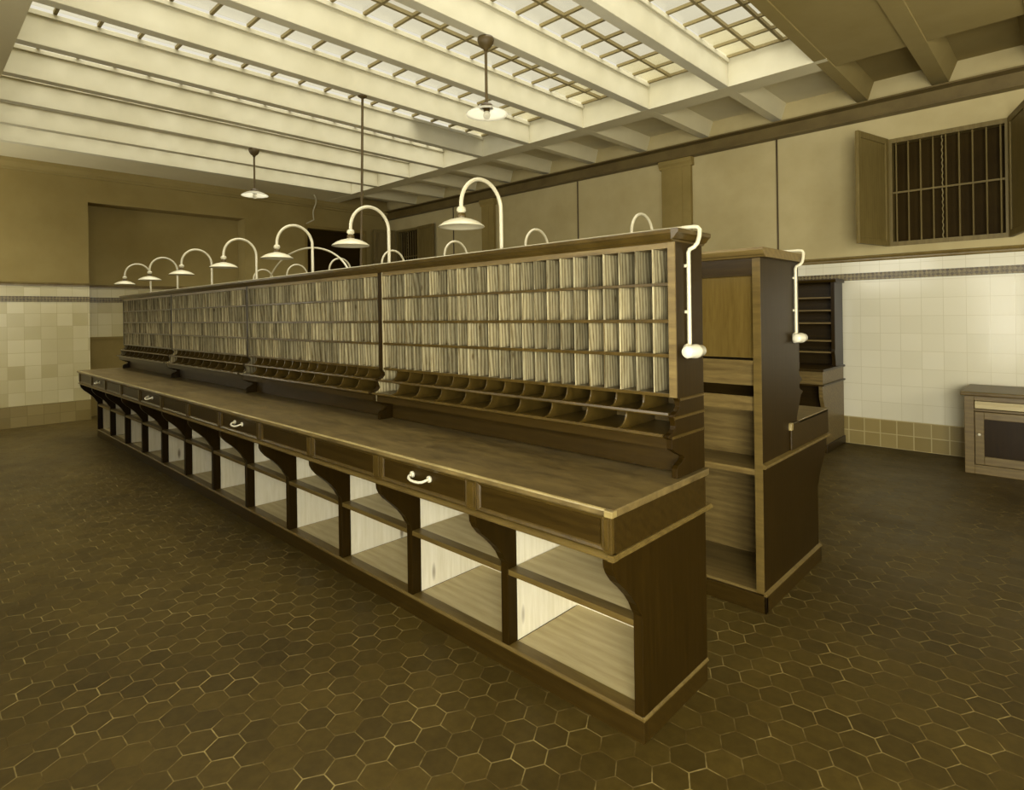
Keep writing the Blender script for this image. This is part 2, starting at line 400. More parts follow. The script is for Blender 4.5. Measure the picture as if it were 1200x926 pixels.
struct(b.build('trim_19', 'girder'))

# ------------------------------------------------------------------ ceiling: slabs, beams, skylight
prof = [(YS1, ZB), (YS1+.29, ZB+.004), (YS1+.35, ZB+.03), (YS1+.40, ZB+.09), (YS1+.43, 4.255), (YW+.05, 4.257), (YW+.05, 4.7), (YS1, 4.7)]
prof2 = [(YS0, ZB), (YS0-.29, ZB+.004), (YS0-.35, ZB+.03), (YS0-.40, ZB+.09), (YS0-.43, 4.255), (YL-.05, 4.257), (YL-.05, 4.7), (YS0, 4.7)]
b = MB().prism(prof, XW-.6, -1.735, 'x', 0).prism(prof2, XW-.6, -1.735, 'x', 0)
for o_ in range(len(b.f)):
    f_ = b.f[o_]; ys_ = {round(b.v[i][1], 3) for i in f_}
    if ys_ == {round(YS1, 3)} or ys_ == {round(YS0, 3)}: b.mi[o_] = 1
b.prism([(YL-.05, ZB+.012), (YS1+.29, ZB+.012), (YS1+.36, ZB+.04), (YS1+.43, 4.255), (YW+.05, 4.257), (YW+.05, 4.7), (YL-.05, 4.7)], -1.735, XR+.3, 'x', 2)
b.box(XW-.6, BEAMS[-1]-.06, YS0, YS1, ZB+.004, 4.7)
struct(b.build('ceiling', ['slab', 'white', 'slab_shaded']))
w = .056
for i, x in enumerate(BEAMS):
    b = MB(); ends = (YS0, YS1)
    if i in (0, len(BEAMS)-1):
        top = 4.7
    else: top = ZG
    b.box(x-w, x+w, YS0, YS1, ZB, top)
    if i not in (0,): b.box(x+w, x+w+.02, YS0, YS1, ZG-.05, ZG-.005)
    if i not in (len(BEAMS)-1,): b.box(x-w-.02, x-w, YS0, YS1, ZG-.05, ZG-.005)
    struct(b.build('ceiling_beam', 'white' if i else 'slab_shaded', None, .004))
    for s_, (ya, yb) in enumerate(((YS1+.02, YW-.001), (YL, YS0-.02))):
        b = MB().prism([(x-w, ZB+.001), (x+w, ZB+.001), (x+w+.07, 4.27), (x-w-.07, 4.27)], ya, yb, 'y')
        struct(b.build('ceiling_rib', 'slab' if i else 'slab_shaded'))
for x in (-1.04, -.2, .65, 1.5, 2.35):
    struct(MB().prism([(x-.075, ZB), (x+.075, ZB), (x+.16, 4.27), (x-.16, 4.27)], YL, YW-.001, 'y').build('ceiling_rib', 'slab_shaded'))
for x in (-10.98,):
    pass
# skylight bays
for i, (xa, xb) in enumerate(zip(BEAMS[1:], BEAMS[:-1])):
    x0, x1 = xa+w, xb-w; wn += 1
    b = MB()
    for k in range(1, 3):
        c = x0+(x1-x0)*k/3; b.box(c-.014, c+.014, YS0, YS1, ZG-.004, ZG+.03)
    k = 0; y = YS1-.02
    while y > YS0+.02:
        b.box(x0, x1, y-.014, y+.014, ZG-.001, ZG+.028); y -= .33
    fr = struct(b.build('window_%d' % wn, 'bar'))
    MB().box(x0, x1, YS0, YS1, ZG+.03, ZG+.036).build('pane', 'glass', fr)
o = MB().box(-6.56, -5.80, 4.95, 6.22, ZG+.045, ZG+.07).build('cover_board', 'void')
tag(o, 'dark board lying on the skylight glass beside the right edge of the roof', 'board')

# ------------------------------------------------------------------ barred windows of the right wall
def barred_window(W, name, leaves):
    global wn
    x0, x1, z0, z1 = W
    b = MB()
    for q in ((x0, x1, z0, z0+.05), (x0, x1, z1-.05, z1)): b.box(q[0], q[1], YW-.005, YW+.12, q[2], q[3])
    b.box(x0, x0+.04, YW-.005, YW+.12, z0+.05, z1-.05); b.box(x1-.04, x1, YW-.005, YW+.12, z0+.05, z1-.05)
    fr = struct(b.build(name, 'shutter'))
    MB().box(x0, x1, YW+.16, YW+.2, z0, z1).build('closed_shutter', 'void', fr)
    n = 9
    for k in range(n):
        x = x0+.075+(x1-x0-.15)*k/(n-1)
        MB().tube([(x, YW+.03, z0+.04), (x, YW+.03, z1-.04)], .009, 8).build('window_bar', 'winbar', fr)
    x = x0+(x1-x0)*.5-.035
    pts = [(x+.004*math.cos(q*1.1), YW+.045+.004*math.sin(q*1.1), z0+.05+(z1-z0-.1)*q/90) for q in range(91)]
    MB().tube(pts, .006, 6).build('twisted_rod', 'bar', fr)
    MB().box(x0+.03, x1-.03, YW+.02, YW+.032, (z0+z1)/2-.012, (z0+z1)/2+.008).build('cross_bar', 'winbar', fr)
    for (hx, hy, ex, ey) in leaves:
        d = Vector((ex-hx, ey-hy, 0)); L = d.length; d.normalize(); nrm = Vector((-d.y, d.x, 0))*.018
        def quad(b, a, c, za, zb, th=1., mi=0):
            p = Vector((hx, hy, 0))+d*a; q = Vector((hx, hy, 0))+d*c
            pts = [p-nrm*th, q-nrm*th, q+nrm*th, p+nrm*th]
            b.prism([(v.x, v.y) for v in pts], za, zb, 'z', mi)
        b = MB()
        quad(b, 0, .06, z0, z1); quad(b, L-.06, L, z0, z1); quad(b, .06, L-.06, z0, z0+.07); quad(b, .06, L-.06, z1-.07, z1)
        lf = b.build('casement_frame', 'shutter', fr, .004)
        b = MB(); quad(b, .06, L-.06, z0+.07, z1-.07, .35); b.build('casement_panel', 'shutter', lf)
    return fr
wn += 1; barred_window(W1, 'window_%d' % wn, [(-1.545, YW-.03, -1.70, 7.24), (-.462, YW-.03, -.30, 7.30)])
wn += 1; barred_window(W2, 'window_%d' % wn, [(-10.37, YW-.035, -9.77, YW-.06), (-11.21, YW-.03, -11.35, 7.4)])

# ------------------------------------------------------------------ the long sorting counter
S_CURVE = [(1.89, .475), (1.872, .50), (1.855, .532), (1.825, .57), (1.784, .611), (1.74, .65), (1.713, .683), (1.70, .71), (1.697, .745)]
def counter(ct, xa, xb, X=lambda y: y, nb=NB, detail=True, yfront=1.89, yback=2.41):
    pass
ct = thing('sorting_counter', (XE, 2.1, 0), 'long dark wooden sorting counter with open cubbies below, nearest the camera', 'counter')
# worktop
b = MB().prism([(1.672, .902), (1.677, .897), (2.41, .897), (2.41, .925), (1.684, .925), (1.674, .92)], XF-.03, XE+.02)
b.build('worktop', 'top', ct, .003)
MB().box(XE-.012, XE+.023, 1.669, 1.70, .899, .9225).build('corner_cap', 'worn', ct, .003, 'worn pale corner of the worktop')
b = MB().prism([(1.6725, .9185), (1.6745, .9225), (1.679, .9256), (1.683, .9257), (1.683, .924), (1.676, .9185)], XF-.03, XE-.012); b.build('worktop_highlight', 'worn', ct)  # pale strip paints the highlight along the worktop's front edge
# plinth, floor boards, back
b = MB().box(XF, XE, 1.89, 1.92, 0, .09).box(XE-.03, XE, 1.92, 2.41, 0, .09).box(XF, XF+.03, 1.92, 2.41, 0, .09); b.build('plinth', 'stain', ct, .003)
b = MB().prism([(1.885, .09), (1.885, .097), (1.893, .104), (1.95, .106), (1.95, .09)], XF, XE); b.build('plinth_moulding', 'lip', ct)
b = MB().prism([(XE+.006, .09), (XE+.006, .096), (XE-.002, .106), (XE-.002, .09)], 1.884, 2.41, 'y'); b.build('end_moulding', 'lip', ct)
MB().box(XF, XE-.03, 2.402, 2.41, .09, .897).build('back_panel', ['pine'], ct)
MB().box(XF+.03, XE-.03, 1.73, 2.385, .75, .765).build('carcass_bottom', 'pine_flat', ct)
# end panels
def end_poly(): return [(1.89, .10)]+S_CURVE+[(1.697, .762), (2.41, .762), (2.41, .10)]
for x0, x1, ins in ((XE-.04, XE, 0), (XF, XF+.04, 1)):
    b = MB().prism(end_poly(), x0, x1)
    b.build('end_panel', 'stain_v', ct, .002)
    MB().box(*((x0-.012, x0) if not ins else (x1, x1+.012)), 1.95, 2.402, .1035, .75).build('lining_board', 'pine', ct)
# apron
b = MB().box(XF, XE, 1.712, 1.73, .762, .897); b.box(XE-.02, XE-.002, 1.73, 2.41, .762, .897); b.box(XF+.002, XF+.02, 1.73, 2.41, .762, .897)
b.build('apron', 'stain', ct)
mold = [(1.715, .742), (1.69, .742), (1.682, .748), (1.682, .754), (1.69, .76), (1.70, .764), (1.715, .764)]
MB().prism(mold, XF-.015, XE+.015).build('apron_moulding', 'lip', ct)
MB().prism([(XE-.01, .742), (XE+.012, .742), (XE+.02, .748), (XE+.02, .756), (XE+.012, .764), (XE-.01, .764)], 1.685, 2.44, 'y').build('end_bead', 'lip', ct, 0, 'pale worn bead across the counter end')
MB().box(XE-.002, XE+.006, 1.712, 2.40, .764, .897).build('apron_end', 'stain', ct)
for k in range(NB+1):
    x = XE-BAY*k
    xa = x-.03 if k < NB else x; xb = x+.03 if k > 0 else x
    if k == 0: xa, xb = XE-.032, XE+.002
    b = MB().box(xa, xb, 1.694, 1.712, .764, .897); b.prism([(1.694, .776), (1.687, .781), (1.687, .884), (1.694, .889)], xa+.008, xb-.008)
    b.build('stile', 'edge', ct, .002)
for k in range(NB):
    x1 = XE-BAY*k-.03; x0 = XE-BAY*(k+1)+.03
    drawer = k % 3 == 1
    b = MB().box(x0+.022, x1-.022, 1.703, 1.712, .786, .876)
    P1 = [(1.712, 0), (1.697, 0), (1.695, .004), (1.699, .013), (1.706, .02), (1.712, .02)]
    o = b.build('drawer' if drawer else 'apron_panel', 'stain', ct)
    b = MB().prism([(p, .768+q) for p, q in P1], x0+.002, x1-.002).prism([(p, .893-q) for p, q in P1], x0+.002, x1-.002)
    for s_, xx in ((1, x0+.002), (-1, x1-.002)):
        b.prism([(xx+s_*q, p) for p, q in P1], .768, .893, 'z')
    b.build('panel_moulding', 'edge', o)
    if drawer:
        xm = (x0+x1)/2; z = .84
        pts = [(xm-.065, 1.705, z), (xm-.065, 1.69, z), (xm-.063, 1.677, z-.004), (xm-.052, 1.667, z-.01), (xm-.03, 1.662, z-.014), (xm, 1.66, z-.015), (xm+.03, 1.662, z-.014), (xm+.052, 1.667, z-.01), (xm+.063, 1.677, z-.004), (xm+.065, 1.69, z), (xm+.065, 1.705, z)]
        b = MB().tube(pts, .0065, 10)
        for s_ in (-1, 1): b.lathe([(0, -.008), (.014, -.008), (.016, -.003), (.016, .003), (0, .003)], (xm+s_*.065, 1.70, z), 14, 'y')
        b.build('handle', 'porcelain', o, 0, 'white bow handle')
# uprights, partitions, shelves, cubby floors
for k in range(1, NB):
    x = XE-BAY*k
    poly = [(1.89, .106)]+S_CURVE+[(1.95, .745), (1.95, .106)]
    MB().prism(poly, x-.022, x+.022).build('upright', 'stain_v', ct, .002)
    MB().box(x-.016, x+.016, 1.95, 2.402, .1035, .75).build('partition', 'pine', ct)
for k in range(NB):
    xi1 = XE-BAY*k-(.04 if k == 0 else .022); xi0 = XE-BAY*(k+1)+(.04 if k == NB-1 else .022)
    o = MB().box(xi0, xi1, 1.95, 2.402, .426, .449).build('shelf', 'pine_flat', ct)
    MB().box(xi0, xi1, 1.892, 1.95, .425, .45).build('shelf_lip', 'lip', o, .002)
    MB().box(xi0, xi1, 1.95, 2.402, .09, .104).build('cubby_floor', 'pine_flat', ct)

# ------------------------------------------------------------------ pigeonhole racks on the counter
SEC = 2.115; NC = 25
SH = [(1.251, 1.266), (1.413, 1.428), (1.555, 1.570), (1.708, 1.721)]
ROWS = [(1.266, 1.413), (1.428, 1.555), (1.570, 1.708), (1.721, 1.862)]
RACK_SIDE = [(2.41, .927), (2.167, .927), (2.165, .965), (2.18, .978), (2.205, .986), (2.23, 1.0), (2.215, 1.014), (2.187, 1.021), (2.15, 1.04), (2.128, 1.052), (2.126, 1.09),
             (2.10, 1.10), (2.094, 1.106), (2.105, 1.111), (2.13, 1.115), (2.15, 1.127), (2.157, 1.14), (2.151, 1.16), (2.143, 1.178), (2.15, 1.186), (2.18, 1.197), (2.197, 1.215), (2.194, 1.235), (2.18, 1.252), (2.18, 1.885), (2.41, 1.885)]
CORN = [(2.40, 1.885), (2.184, 1.885), (2.176, 1.893), (2.165, 1.897), (2.15, 1.912), (2.14, 1.918), (2.138, 1.932), (2.145, 1.936), (2.43, 1.936), (2.43, 1.885)]
def make_rack(x1, first=False, last=False):
    x0 = x1-SEC+.002
    rt = thing('pigeonhole_rack', (x1, 2.3, .927), '', 'rack', 'pigeonhole racks along the front counter')
    MB().prism(RACK_SIDE, x1-.024, x1).build('side_panel', 'stain_v', rt, .0015)
    b = MB().prism([(2.41, 1.05)]+RACK_SIDE[9:], x0, x0+.02); b.mi[1] = 1; b.build('side_panel', ['stain_v', 'cell'], rt)
    MB().box(x0+.024, x1-.024, 2.395, 2.41, .95, 1.885).build('back_panel', 'rackwood', rt)
    for z0, z1 in SH: MB().box(x0+.024, x1-.024, 2.182, 2.395, z0, z1).build('shelf', 'edge', rt, .0015)
    MB().box(x0+.024, x1-.024, 2.182, 2.395, 1.862, 1.885).build('top_board', 'rackwood', rt)
    b = MB().prism(CORN, x0, x1)
    b.build('cornice', 'edge', rt, .001)
    a0, a1 = x0+.022, x1-.026
    for z0, z1 in ROWS:
        for k in range(1, NC):
            x = a0+(a1-a0)*k/NC
            if z0 == ROWS[0][0] and k == 1:
                proto = None
            key = (z0,)
            if key not in DIV:
                me = MB().prism([(2.183, z0), (2.183, z1), (2.395, z1), (2.395, z0)], -.0025, .0025)
                m = bpy.data.meshes.new('divider'); m.from_pydata([Vector(v)-Vector((0, 2.3, .927)) for v in me.v], [], me.f); m.materials.append(M['cell']); DIV[key] = m
            o = bpy.data.objects.new('divider', DIV[key]); COL.objects.link(o); o.parent = rt; o.location = (x-x1, 0, 0)
    # card trays below
    b = MB().prism([(2.395, 1.178), (2.146, 1.178), (2.143, 1.183), (2.146, 1.192), (2.152, 1.192), (2.156, 1.186), (2.395, 1.19)], x0+.024, x1-.024); b.build('upper_tray', 'edge', rt)
    b = MB().prism([(2.395, 1.098), (2.10, 1.098), (2.094, 1.103), (2.096, 1.114), (2.103, 1.114), (2.107, 1.107), (2.395, 1.11)], x0+.024, x1-.024); b.build('lower_tray', 'edge', rt)
    for n, zlo, zhi, yf, yb in ((15, 1.186, 1.251, 2.15, 2.20), (10, 1.107, 1.178, 2.102, 2.17)):
        pts = [(yf, zlo), (yf, zlo+.008)]
        for q in range(8):
            th = math.pi/2*q/7; pts.append((yf+.012+(yb-yf-.02)*math.sin(th), zlo+.012+(zhi-zlo-.012)*(1-math.cos(th))))
        pts += [(2.39, zhi), (2.39, zlo)]
        for k in range(1, n):
            x = a0+(a1-a0)*k/n
            MB().prism(pts, x-.004, x+.004).build('tray_divider', 'edge', rt)
    MB().box(x0+.024, x1-.024, 2.128, 2.14, 1.052, 1.098).build('tray_apron', 'stain', rt)
    MB().box(x0+.024, x1-.024, 2.25, 2.262, .93, 1.098).build('rail_board', 'stain', rt)
    if not first: pass
    return rt
DIV = {}
racks = []
RL = ['nearest section of the pigeonhole rack on the front counter, a white switch on its end',
      'second pigeonhole rack section from the near end of the front counter',
      'third pigeonhole rack section from the near end of the front counter',
      'farthest pigeonhole rack section of the front counter, by the tiled end wall']
r0 = make_rack(XE)
for k in range(4):
    r = r0 if k == 0 else copy_tree(r0)
    r.location.x = XE-SEC*k; r['label'] = RL[k]; racks.append(r)

xl = XE-SEC*4+.002; MB().prism(RACK_SIDE[:10]+[(2.41, 1.052)], xl, xl+.02).build('bracket_foot', 'stain_v', racks[3])
# end finish of the nearest rack: cornice return and ledge beads
MB().prism([(XE, 1.886), (XE+.003, 1.893), (XE+.012, 1.897), (XE+.024, 1.912), (XE+.032, 1.918), (XE+.034, 1.932), (XE+.03, 1.936), (XE, 1.936)], 2.139, 2.43, 'y').build('cornice_return', 'edge', r0, .001)
MB().box(XE-.034, XE-.002, 2.174, 2.18, 1.252, 1.885).build('front_stile', 'rackwood', r0)
b = MB()
for z_, y_ in ((1.243, 2.20), (1.172, 2.15), (1.096, 2.13)): b.prism([(XE, z_-.006), (XE+.004, z_-.004), (XE+.004, z_+.003), (XE, z_+.006)], y_, 2.41, 'y')
b.build('end_bead', 'edge', r0)

# ------------------------------------------------------------------ swan neck lamps
def lamp_parts(root, x, y, z, s):
    """post at (x,y), arm curving towards s*y"""
    MB().lathe([(0, 0), (.03, 0), (.03, .006), (.018, .014), (.012, .02), (0, .02)], (x, y, z), 20).build('base_flange', 'enamel', root)
    pts = [(x, y, z+.01), (x, y, z+.1), (x, y, z+.2)]
    R, H = .1425, .15
    for q in range(1, 25):
        th = math.pi*q/24; pts.append((x, y+s*(R-R*math.cos(th)), z+.225+H*math.sin(th)*(.97)))
    pts.append((x, y+s*2*R, z+.20)); 
    MB().tube(pts, .0105, 12).build('arm', 'enamel', root)
    c = (x, y+s*2*R, 0)
    zt = z+.255-.02
    MB().lathe([(0, .035), (.012, .035), (.022, .028), (.024, .012), (.016, .004), (.010, 0)], (c[0], c[1], z+.178), 18).build('socket_cap', 'enamel', root)
    MB().lathe([(.011, .02), (.021, .016), (.023, 0), (.02, -.012), (0, -.012)], (c[0], c[1], z+.162), 18).build('socket', 'socket', root)
    zs = z+.152
    prof = [(.018, .006), (.03, 0.), (.06, -.007), (.09, -.02), (.112, -.036), (.117, -.042), (.1155, -.0435), (.11, -.039), (.088, -.024), (.06, -.011), (.03, -.004), (.0, -.003)]
    MB().lathe(prof, (c[0], c[1], zs), 40).build('lamp_shade', 'enamel', root)
ORD = ['first', 'second', 'third', 'fourth', 'fifth', 'sixth', 'seventh']
LX = [-2.235, -3.285, -4.325, -5.37, -6.47, -7.55, -8.60]
l0 = thing('swan_neck_lamp', (LX[0], 2.26, 1.936), '', 'lamp', 'swan neck lamps on the front rack')
lamp_parts(l0, LX[0], 2.26, 1.936, -1)
for k in range(7):
    l = l0 if k == 0 else copy_tree(l0)
    l.location.x = LX[k]
    l['label'] = ('white enamel swan neck lamp on the front rack, ' + (ORD[k]+' from the near end' if k < 6 else 'last before the tiled end wall'))

# conduit and switch on the front rack
def switch_conduit(root, xe, y, s, x_far):
    z = 1.936+.018
    yt = y+.034; b = MB().tube([(x_far, yt, z), (xe-.05, yt, z), (xe+.02, yt, z), (xe+.038, yt, z-.003), (xe+.047, yt, z-.015), (xe+.048, yt-.008, 1.91), (xe+.046, y+.012, 1.882), (xe+.036, y+.002, 1.866), (xe+.018, y, 1.858), (xe+.012, y, 1.845), (xe+.012, y, 1.46)], .009, 8)
    b.build('pipe', 'enamel', root)
    zc = 1.438
    MB().lathe([(0, 0), (.03, 0), (.032, .008), (.028, .016), (.0, .016)], (xe+.0005, y-.01, zc), 20, 'x').build('backplate', 'porcelain', root)
    MB().lathe([(0, -.075), (.02, -.075), (.025, -.068), (.026, -.03), (.028, -.022), (.030, 0), (.029, .016), (.024, .02), (.024, .052), (.018, .06), (.006, .062), (.006, .084), (0, .084)], (xe+.036, y, zc), 22, 'y').build('switch_body', 'porcelain', root)
    for xx in range(6): pass
    b = MB()
    for zz in (1.79, 1.6): b.box(xe+.0005, xe+.014, y-.016, y+.016, zz-.006, zz+.006)
    b.build('clip', 'enamel', root)
t = thing('light_switch', (XE, 2.264, 1.44), 'white porcelain switch and conduit on the near end of the front rack', 'switch')
switch_conduit(t, XE, 2.264, 1, -8.75)
# shift of the pipe beside the lamp posts keeps both visible

# ------------------------------------------------------------------ second counter, back to back with the first aisle
XB = -1.2; XB0 = -9.8; YB = 3.152
t2 = thing('sorting_counter', (XB, 3.6, 0), 'second dark wooden sorting counter across the aisle, its open panelled back facing the front counter', 'counter')
endp = [(YB, 0), (YB, 1.885), (3.744, 1.885), (3.744, 1.25), (3.735, 1.238), (3.745, 1.21), (3.78, 1.19), (3.785, 1.178), (3.745, 1.165), (3.738, 1.145), (3.75, 1.125), (3.795, 1.112), (3.797, 1.104), (3.765, 1.09), (3.74, 1.05), (3.71, 1.0), (3.69, .965), (3.69, .93),
        (4.25, .93), (4.25, .745)]+[(5.96-y_-.01, z_) for y_, z_ in S_CURVE[::-1]]+[(4.06, .10), (4.06, 0)]
for x0, x1 in ((XB-.04, XB), (XB0, XB0+.04)):
    MB().prism(endp, x0, x1).build('end_panel', 'stain_v', t2, .002)
MB().box(XB-.041, XB+.001, YB-.004, YB, .1, 1.88).build('edge_strip', 'lip', t2, 0, 'pale worn front edge of the end panel')
b = MB().box(XB, XB+.012, YB-.008, 4.07, 0, .092); b.box(XB0, XB+.012, YB-.008, YB+.02, 0, .092); b.box(XB0, XB+.012, 4.05, 4.07, 0, .092); b.build('plinth', 'stain', t2, .003)
MB().prism([(XB+.016, .092), (XB+.016, .098), (XB, .108), (XB, .092)], YB-.01, 4.072, 'y').build('end_moulding', 'lip', t2)
MB().box(XB, XB+.012, 3.56, 4.255, .79, .945).build('apron_end', 'stain', t2, .003)
MB().box(XB-.005, XB+.015, 3.548, 3.585, .905, .948).build('corner_cap', 'worn', t2, .004, 'worn pale corner')
MB().prism([(XB, .762), (XB+.014, .762), (XB+.022, .77), (XB+.02, .782), (XB, .79)], YB-.005, 4.27, 'y').build('end_bead', 'lip', t2)
b = MB().box(XB0, XB+.012, 3.69, 4.26, .93, .95); b.build('worktop', 'top', t2, .003)
MB().box(XB0+.04, XB-.04, 4.225, 4.245, .765, .93).build('apron', 'stain', t2)
# back boards, seen from the aisle
xa, xb = XB0+.04, XB-.041
MB().box(xa, xb, YB+.012, YB+.035, 1.79, 1.885).build('top_rail', 'stain', t2)
for k in range(4):
    q1 = xb-(xb-xa)*k/4; q0 = xb-(xb-xa)*(k+1)/4
    MB().box(q0+.02, q1-.004, YB+.04, YB+.052, 1.345, 1.79).build('back_panel', 'gloss', t2) if 'gloss' in M else MB().box(q0+.02, q1-.004, YB+.04, YB+.052, 1.345, 1.79).build('back_panel', 'stain_v', t2)
    if k: MB().box(q1-.02, q1+.02, YB, YB+.045, .1, 1.79).build('post', 'stain_v', t2)
MB().box(xa, xb, YB+.002, YB+.42, 1.312, 1.334).build('shelf', 'rackwood', t2)
MB().box(xa, xb, YB+.03, YB+.045, 1.197, 1.312).build('tray_back', 'rackwood', t2)
MB().box(xa, xb, YB+.3, YB+.32, 1.09, 1.2).build('recess_board', 'stain', t2)
MB().box(xa, xb, YB+.03, YB+.045, 1.06, 1.137).build('tray_back', 'rackwood', t2)
MB().box(xa, xb, YB+.295, YB+.31, .754, 1.08).build('lower_board', 'rackwood', t2)
MB().box(xa, xb, YB+.002, YB+.5, .722, .754).build('shelf', 'rackwood', t2)
MB().box(xa, xb, YB+.49, YB+.51, .107, .722).build('lower_panel', 'rackwood', t2)
MB().box(xa, xb, YB+.012, YB+.5, .092, .107).build('cubby_floor', 'rackwood', t2)
MB().box(xa, xb, YB+.56, YB+.58, .96, 1.88).build('rack_back', 'stain', t2)
C2 = [(YB+.01, 1.885), (YB-.004, 1.885), (YB-.012, 1.893), (YB-.024, 1.898), (YB-.036, 1.913), (YB-.042, 1.92), (YB-.042, 1.934), (3.79, 1.934), (3.79, 1.92), (3.775, 1.91), (3.76, 1.893), (3.745, 1.885)]
MB().prism(C2, XB0, XB+.03).build('cornice', 'rackwood', t2, .001)
LX2 = [-2.235, -3.24, -4.27, -5.30, -6.40, -7.50, -8.55]
la = thing('swan_neck_lamp', (LX2[0], 3.55, 1.934), '', 'lamp', 'swan neck lamps on the second rack')
lamp_parts(la, LX2[0], 3.555, 1.934, 1)
for k in range(7):
    l = la if k == 0 else copy_tree(la)
    l.location.x = LX2[k]
    l['label'] = 'white lamp bow showing behind the front rack, %s from the near end' % ORD[k]
t = thing('light_switch', (XB, 3.68, 1.44), 'white porcelain switch and conduit on the near end of the second counter', 'switch')
switch_conduit(t, XB, 3.66, 1, -9.2)
a = [( -6.79-1.064*math.cos(math.pi*q/40), 3.45, 1.936+.505*math.sin(math.pi*q/40)) for q in range(41)]
tag(MB().tube(a, .011, 8).build('arched_pipe', 'enamel'), 'wide thin arched pipe standing on the second counter behind the swan neck lamps', 'pipe')
tag(MB().tube([(-5.79, 3.60, 1.936), (-5.74, 3.60, 3.0), (-5.70, 3.60, ZB)], .014, 8).lathe([(.05, 0), (.05, -.012), (.02, -.03), (0, -.03)], (-5.70, 3.6, ZB), 16).build('supply_pipe', 'iron'), 'thin dark supply pipe running from the roof beam down to the second counter', 'pipe')

# ------------------------------------------------------------------ third desk against the right wall
X3 = -2.02; X30 = -6.0
t3 = thing('writing_desk', (X3, 7.5, 0), 'dark wooden desk with shelved rack standing against the tiled right wall, partly hidden', 'desk')
def up3(dy=0): return [(7.15+dy, .09), (7.15, .44), (7.13, .48), (7.09, .55), (7.055, .62), (7.045, .70), (7.045, .755), (7.86, .755), (7.86, .09)]
for x0, x1 in ((X3-.04, X3), (X30, X30+.04)):
    MB().prism(up3(), x0, x1).build('end_panel', 'rackwood', t3, .002)
    MB().prism([(7.86, .94), (7.56, .94), (7.55, 1.0), (7.535, 1.06), (7.52, 1.10), (7.52, 1.12), (7.535, 1.14), (7.535, 1.92), (7.86, 1.92)], x0, x1).build('rack_side', 'stain_v', t3, .002)
MB().box(X30, X3+.015, 7.03, 7.88, .915, .94).build('worktop', 'stain', t3, .004)
b = MB().box(X30, X3, 7.05, 7.07, .77, .915).box(X3-.02, X3-.001, 7.07, 7.86, .77, .915); b.build('apron', 'rackwood', t3)
b = MB().box(X30, X3+.015, 7.035, 7.05, .755, .772).box(X3, X3+.015, 7.05, 7.88, .755, .772); b.build('bead', 'stain', t3)
MB().box(X30, X3+.012, 7.14, 7.87, 0, .09).build('plinth', 'stain', t3, .003)
MB().box(X30+.04, X3-.04, 7.40, 7.42, .09, .77).build('back_panel', 'stain', t3)
MB().box(X30+.04, X3-.04, 7.84, 7.855, .94, 1.92).build('rack_back', 'stain', t3)
for z in (1.1, 1.235, 1.444, 1.593, 1.743): MB().box(X30+.04, X3-.04, 7.535, 7.84, z-.009, z+.009).build('shelf', 'rackwood', t3)
MB().prism([(7.87, 1.92), (7.53, 1.92), (7.515, 1.93), (7.505, 1.95), (7.505, 1.96), (7.87, 1.96)], X30, X3+.02).build('cornice', 'stain', t3)
for k in range(1, 6):
    x = X3-(X3-X30)*k/6; MB().box(x-.01, x+.01, 7.54, 7.84, 1.244, 1.92).build('partition', 'stain_v', t3)

# ------------------------------------------------------------------ low cabinet at the right
XC, XC1, YC = -.79, .45, 7.17
t4 = thing('low_cabinet', (-.2, 7.5, 0), 'low wooden cabinet with panelled door and pale drawer front against the right wall', 'cabinet')
b = MB().box(XC, XC+.03, YC+.02, YW-.04, 0, .75).box(XC1-.03, XC1, YC+.02, YW-.04, 0, .75).box(XC+.03, XC1-.03, YW-.07, YW-.04, .1, .75).box(XC+.03, XC1-.03, YC+.05, YW-.07, .08, .1)
b.box(XC, XC+.075, YC, YC+.02, 0, .75).box(XC1-.075, XC1, YC, YC+.02, 0, .75).box(XC+.075, XC1-.075, YC, YC+.02, .705, .75).box(XC+.075, XC1-.075, YC, YC+.02, 0, .09).box(XC+.075, XC1-.075, YC, YC+.02, .605, .625)
b.build('body', 'rackwood', t4, .003)
MB().box(XC-.03, XC1+.03, YC-.025, YW-.035, .752, .79).build('cabinet_top', 'lip', t4, .008)
MB().box(XC+.08, XC1-.08, YC+.004, YC+.02, .63, .70).build('drawer', 'pine_flat', t4, .003, 'pale unstained drawer front')
xm = (XC+XC1)/2
for s_, (d0, d1) in enumerate(((XC+.08, xm-.003), (xm+.003, XC1-.08))):
    b = MB().box(d0, d0+.07, YC-.006, YC+.018, .095, .60).box(d1-.07, d1, YC-.006, YC+.018, .095, .60).box(d0+.07, d1-.07, YC-.006, YC+.018, .095, .175).box(d0+.07, d1-.07, YC-.006, YC+.018, .53, .60)
    o = b.build('door', 'rackwood', t4, .004)
    MB().box(d0+.07, d1-.07, YC+.006, YC+.014, .175, .53).build('door_panel', 'stain_v', o)
    kx = d0+.035
    MB().lathe([(0, -.03), (.011, -.028), (.013, -.02), (.007, -.012), (.008, 0), (0, 0)], (kx, YC-.006, .385), 14, 'y').build('knob', 'porcelain', o, 0, 'white knob')

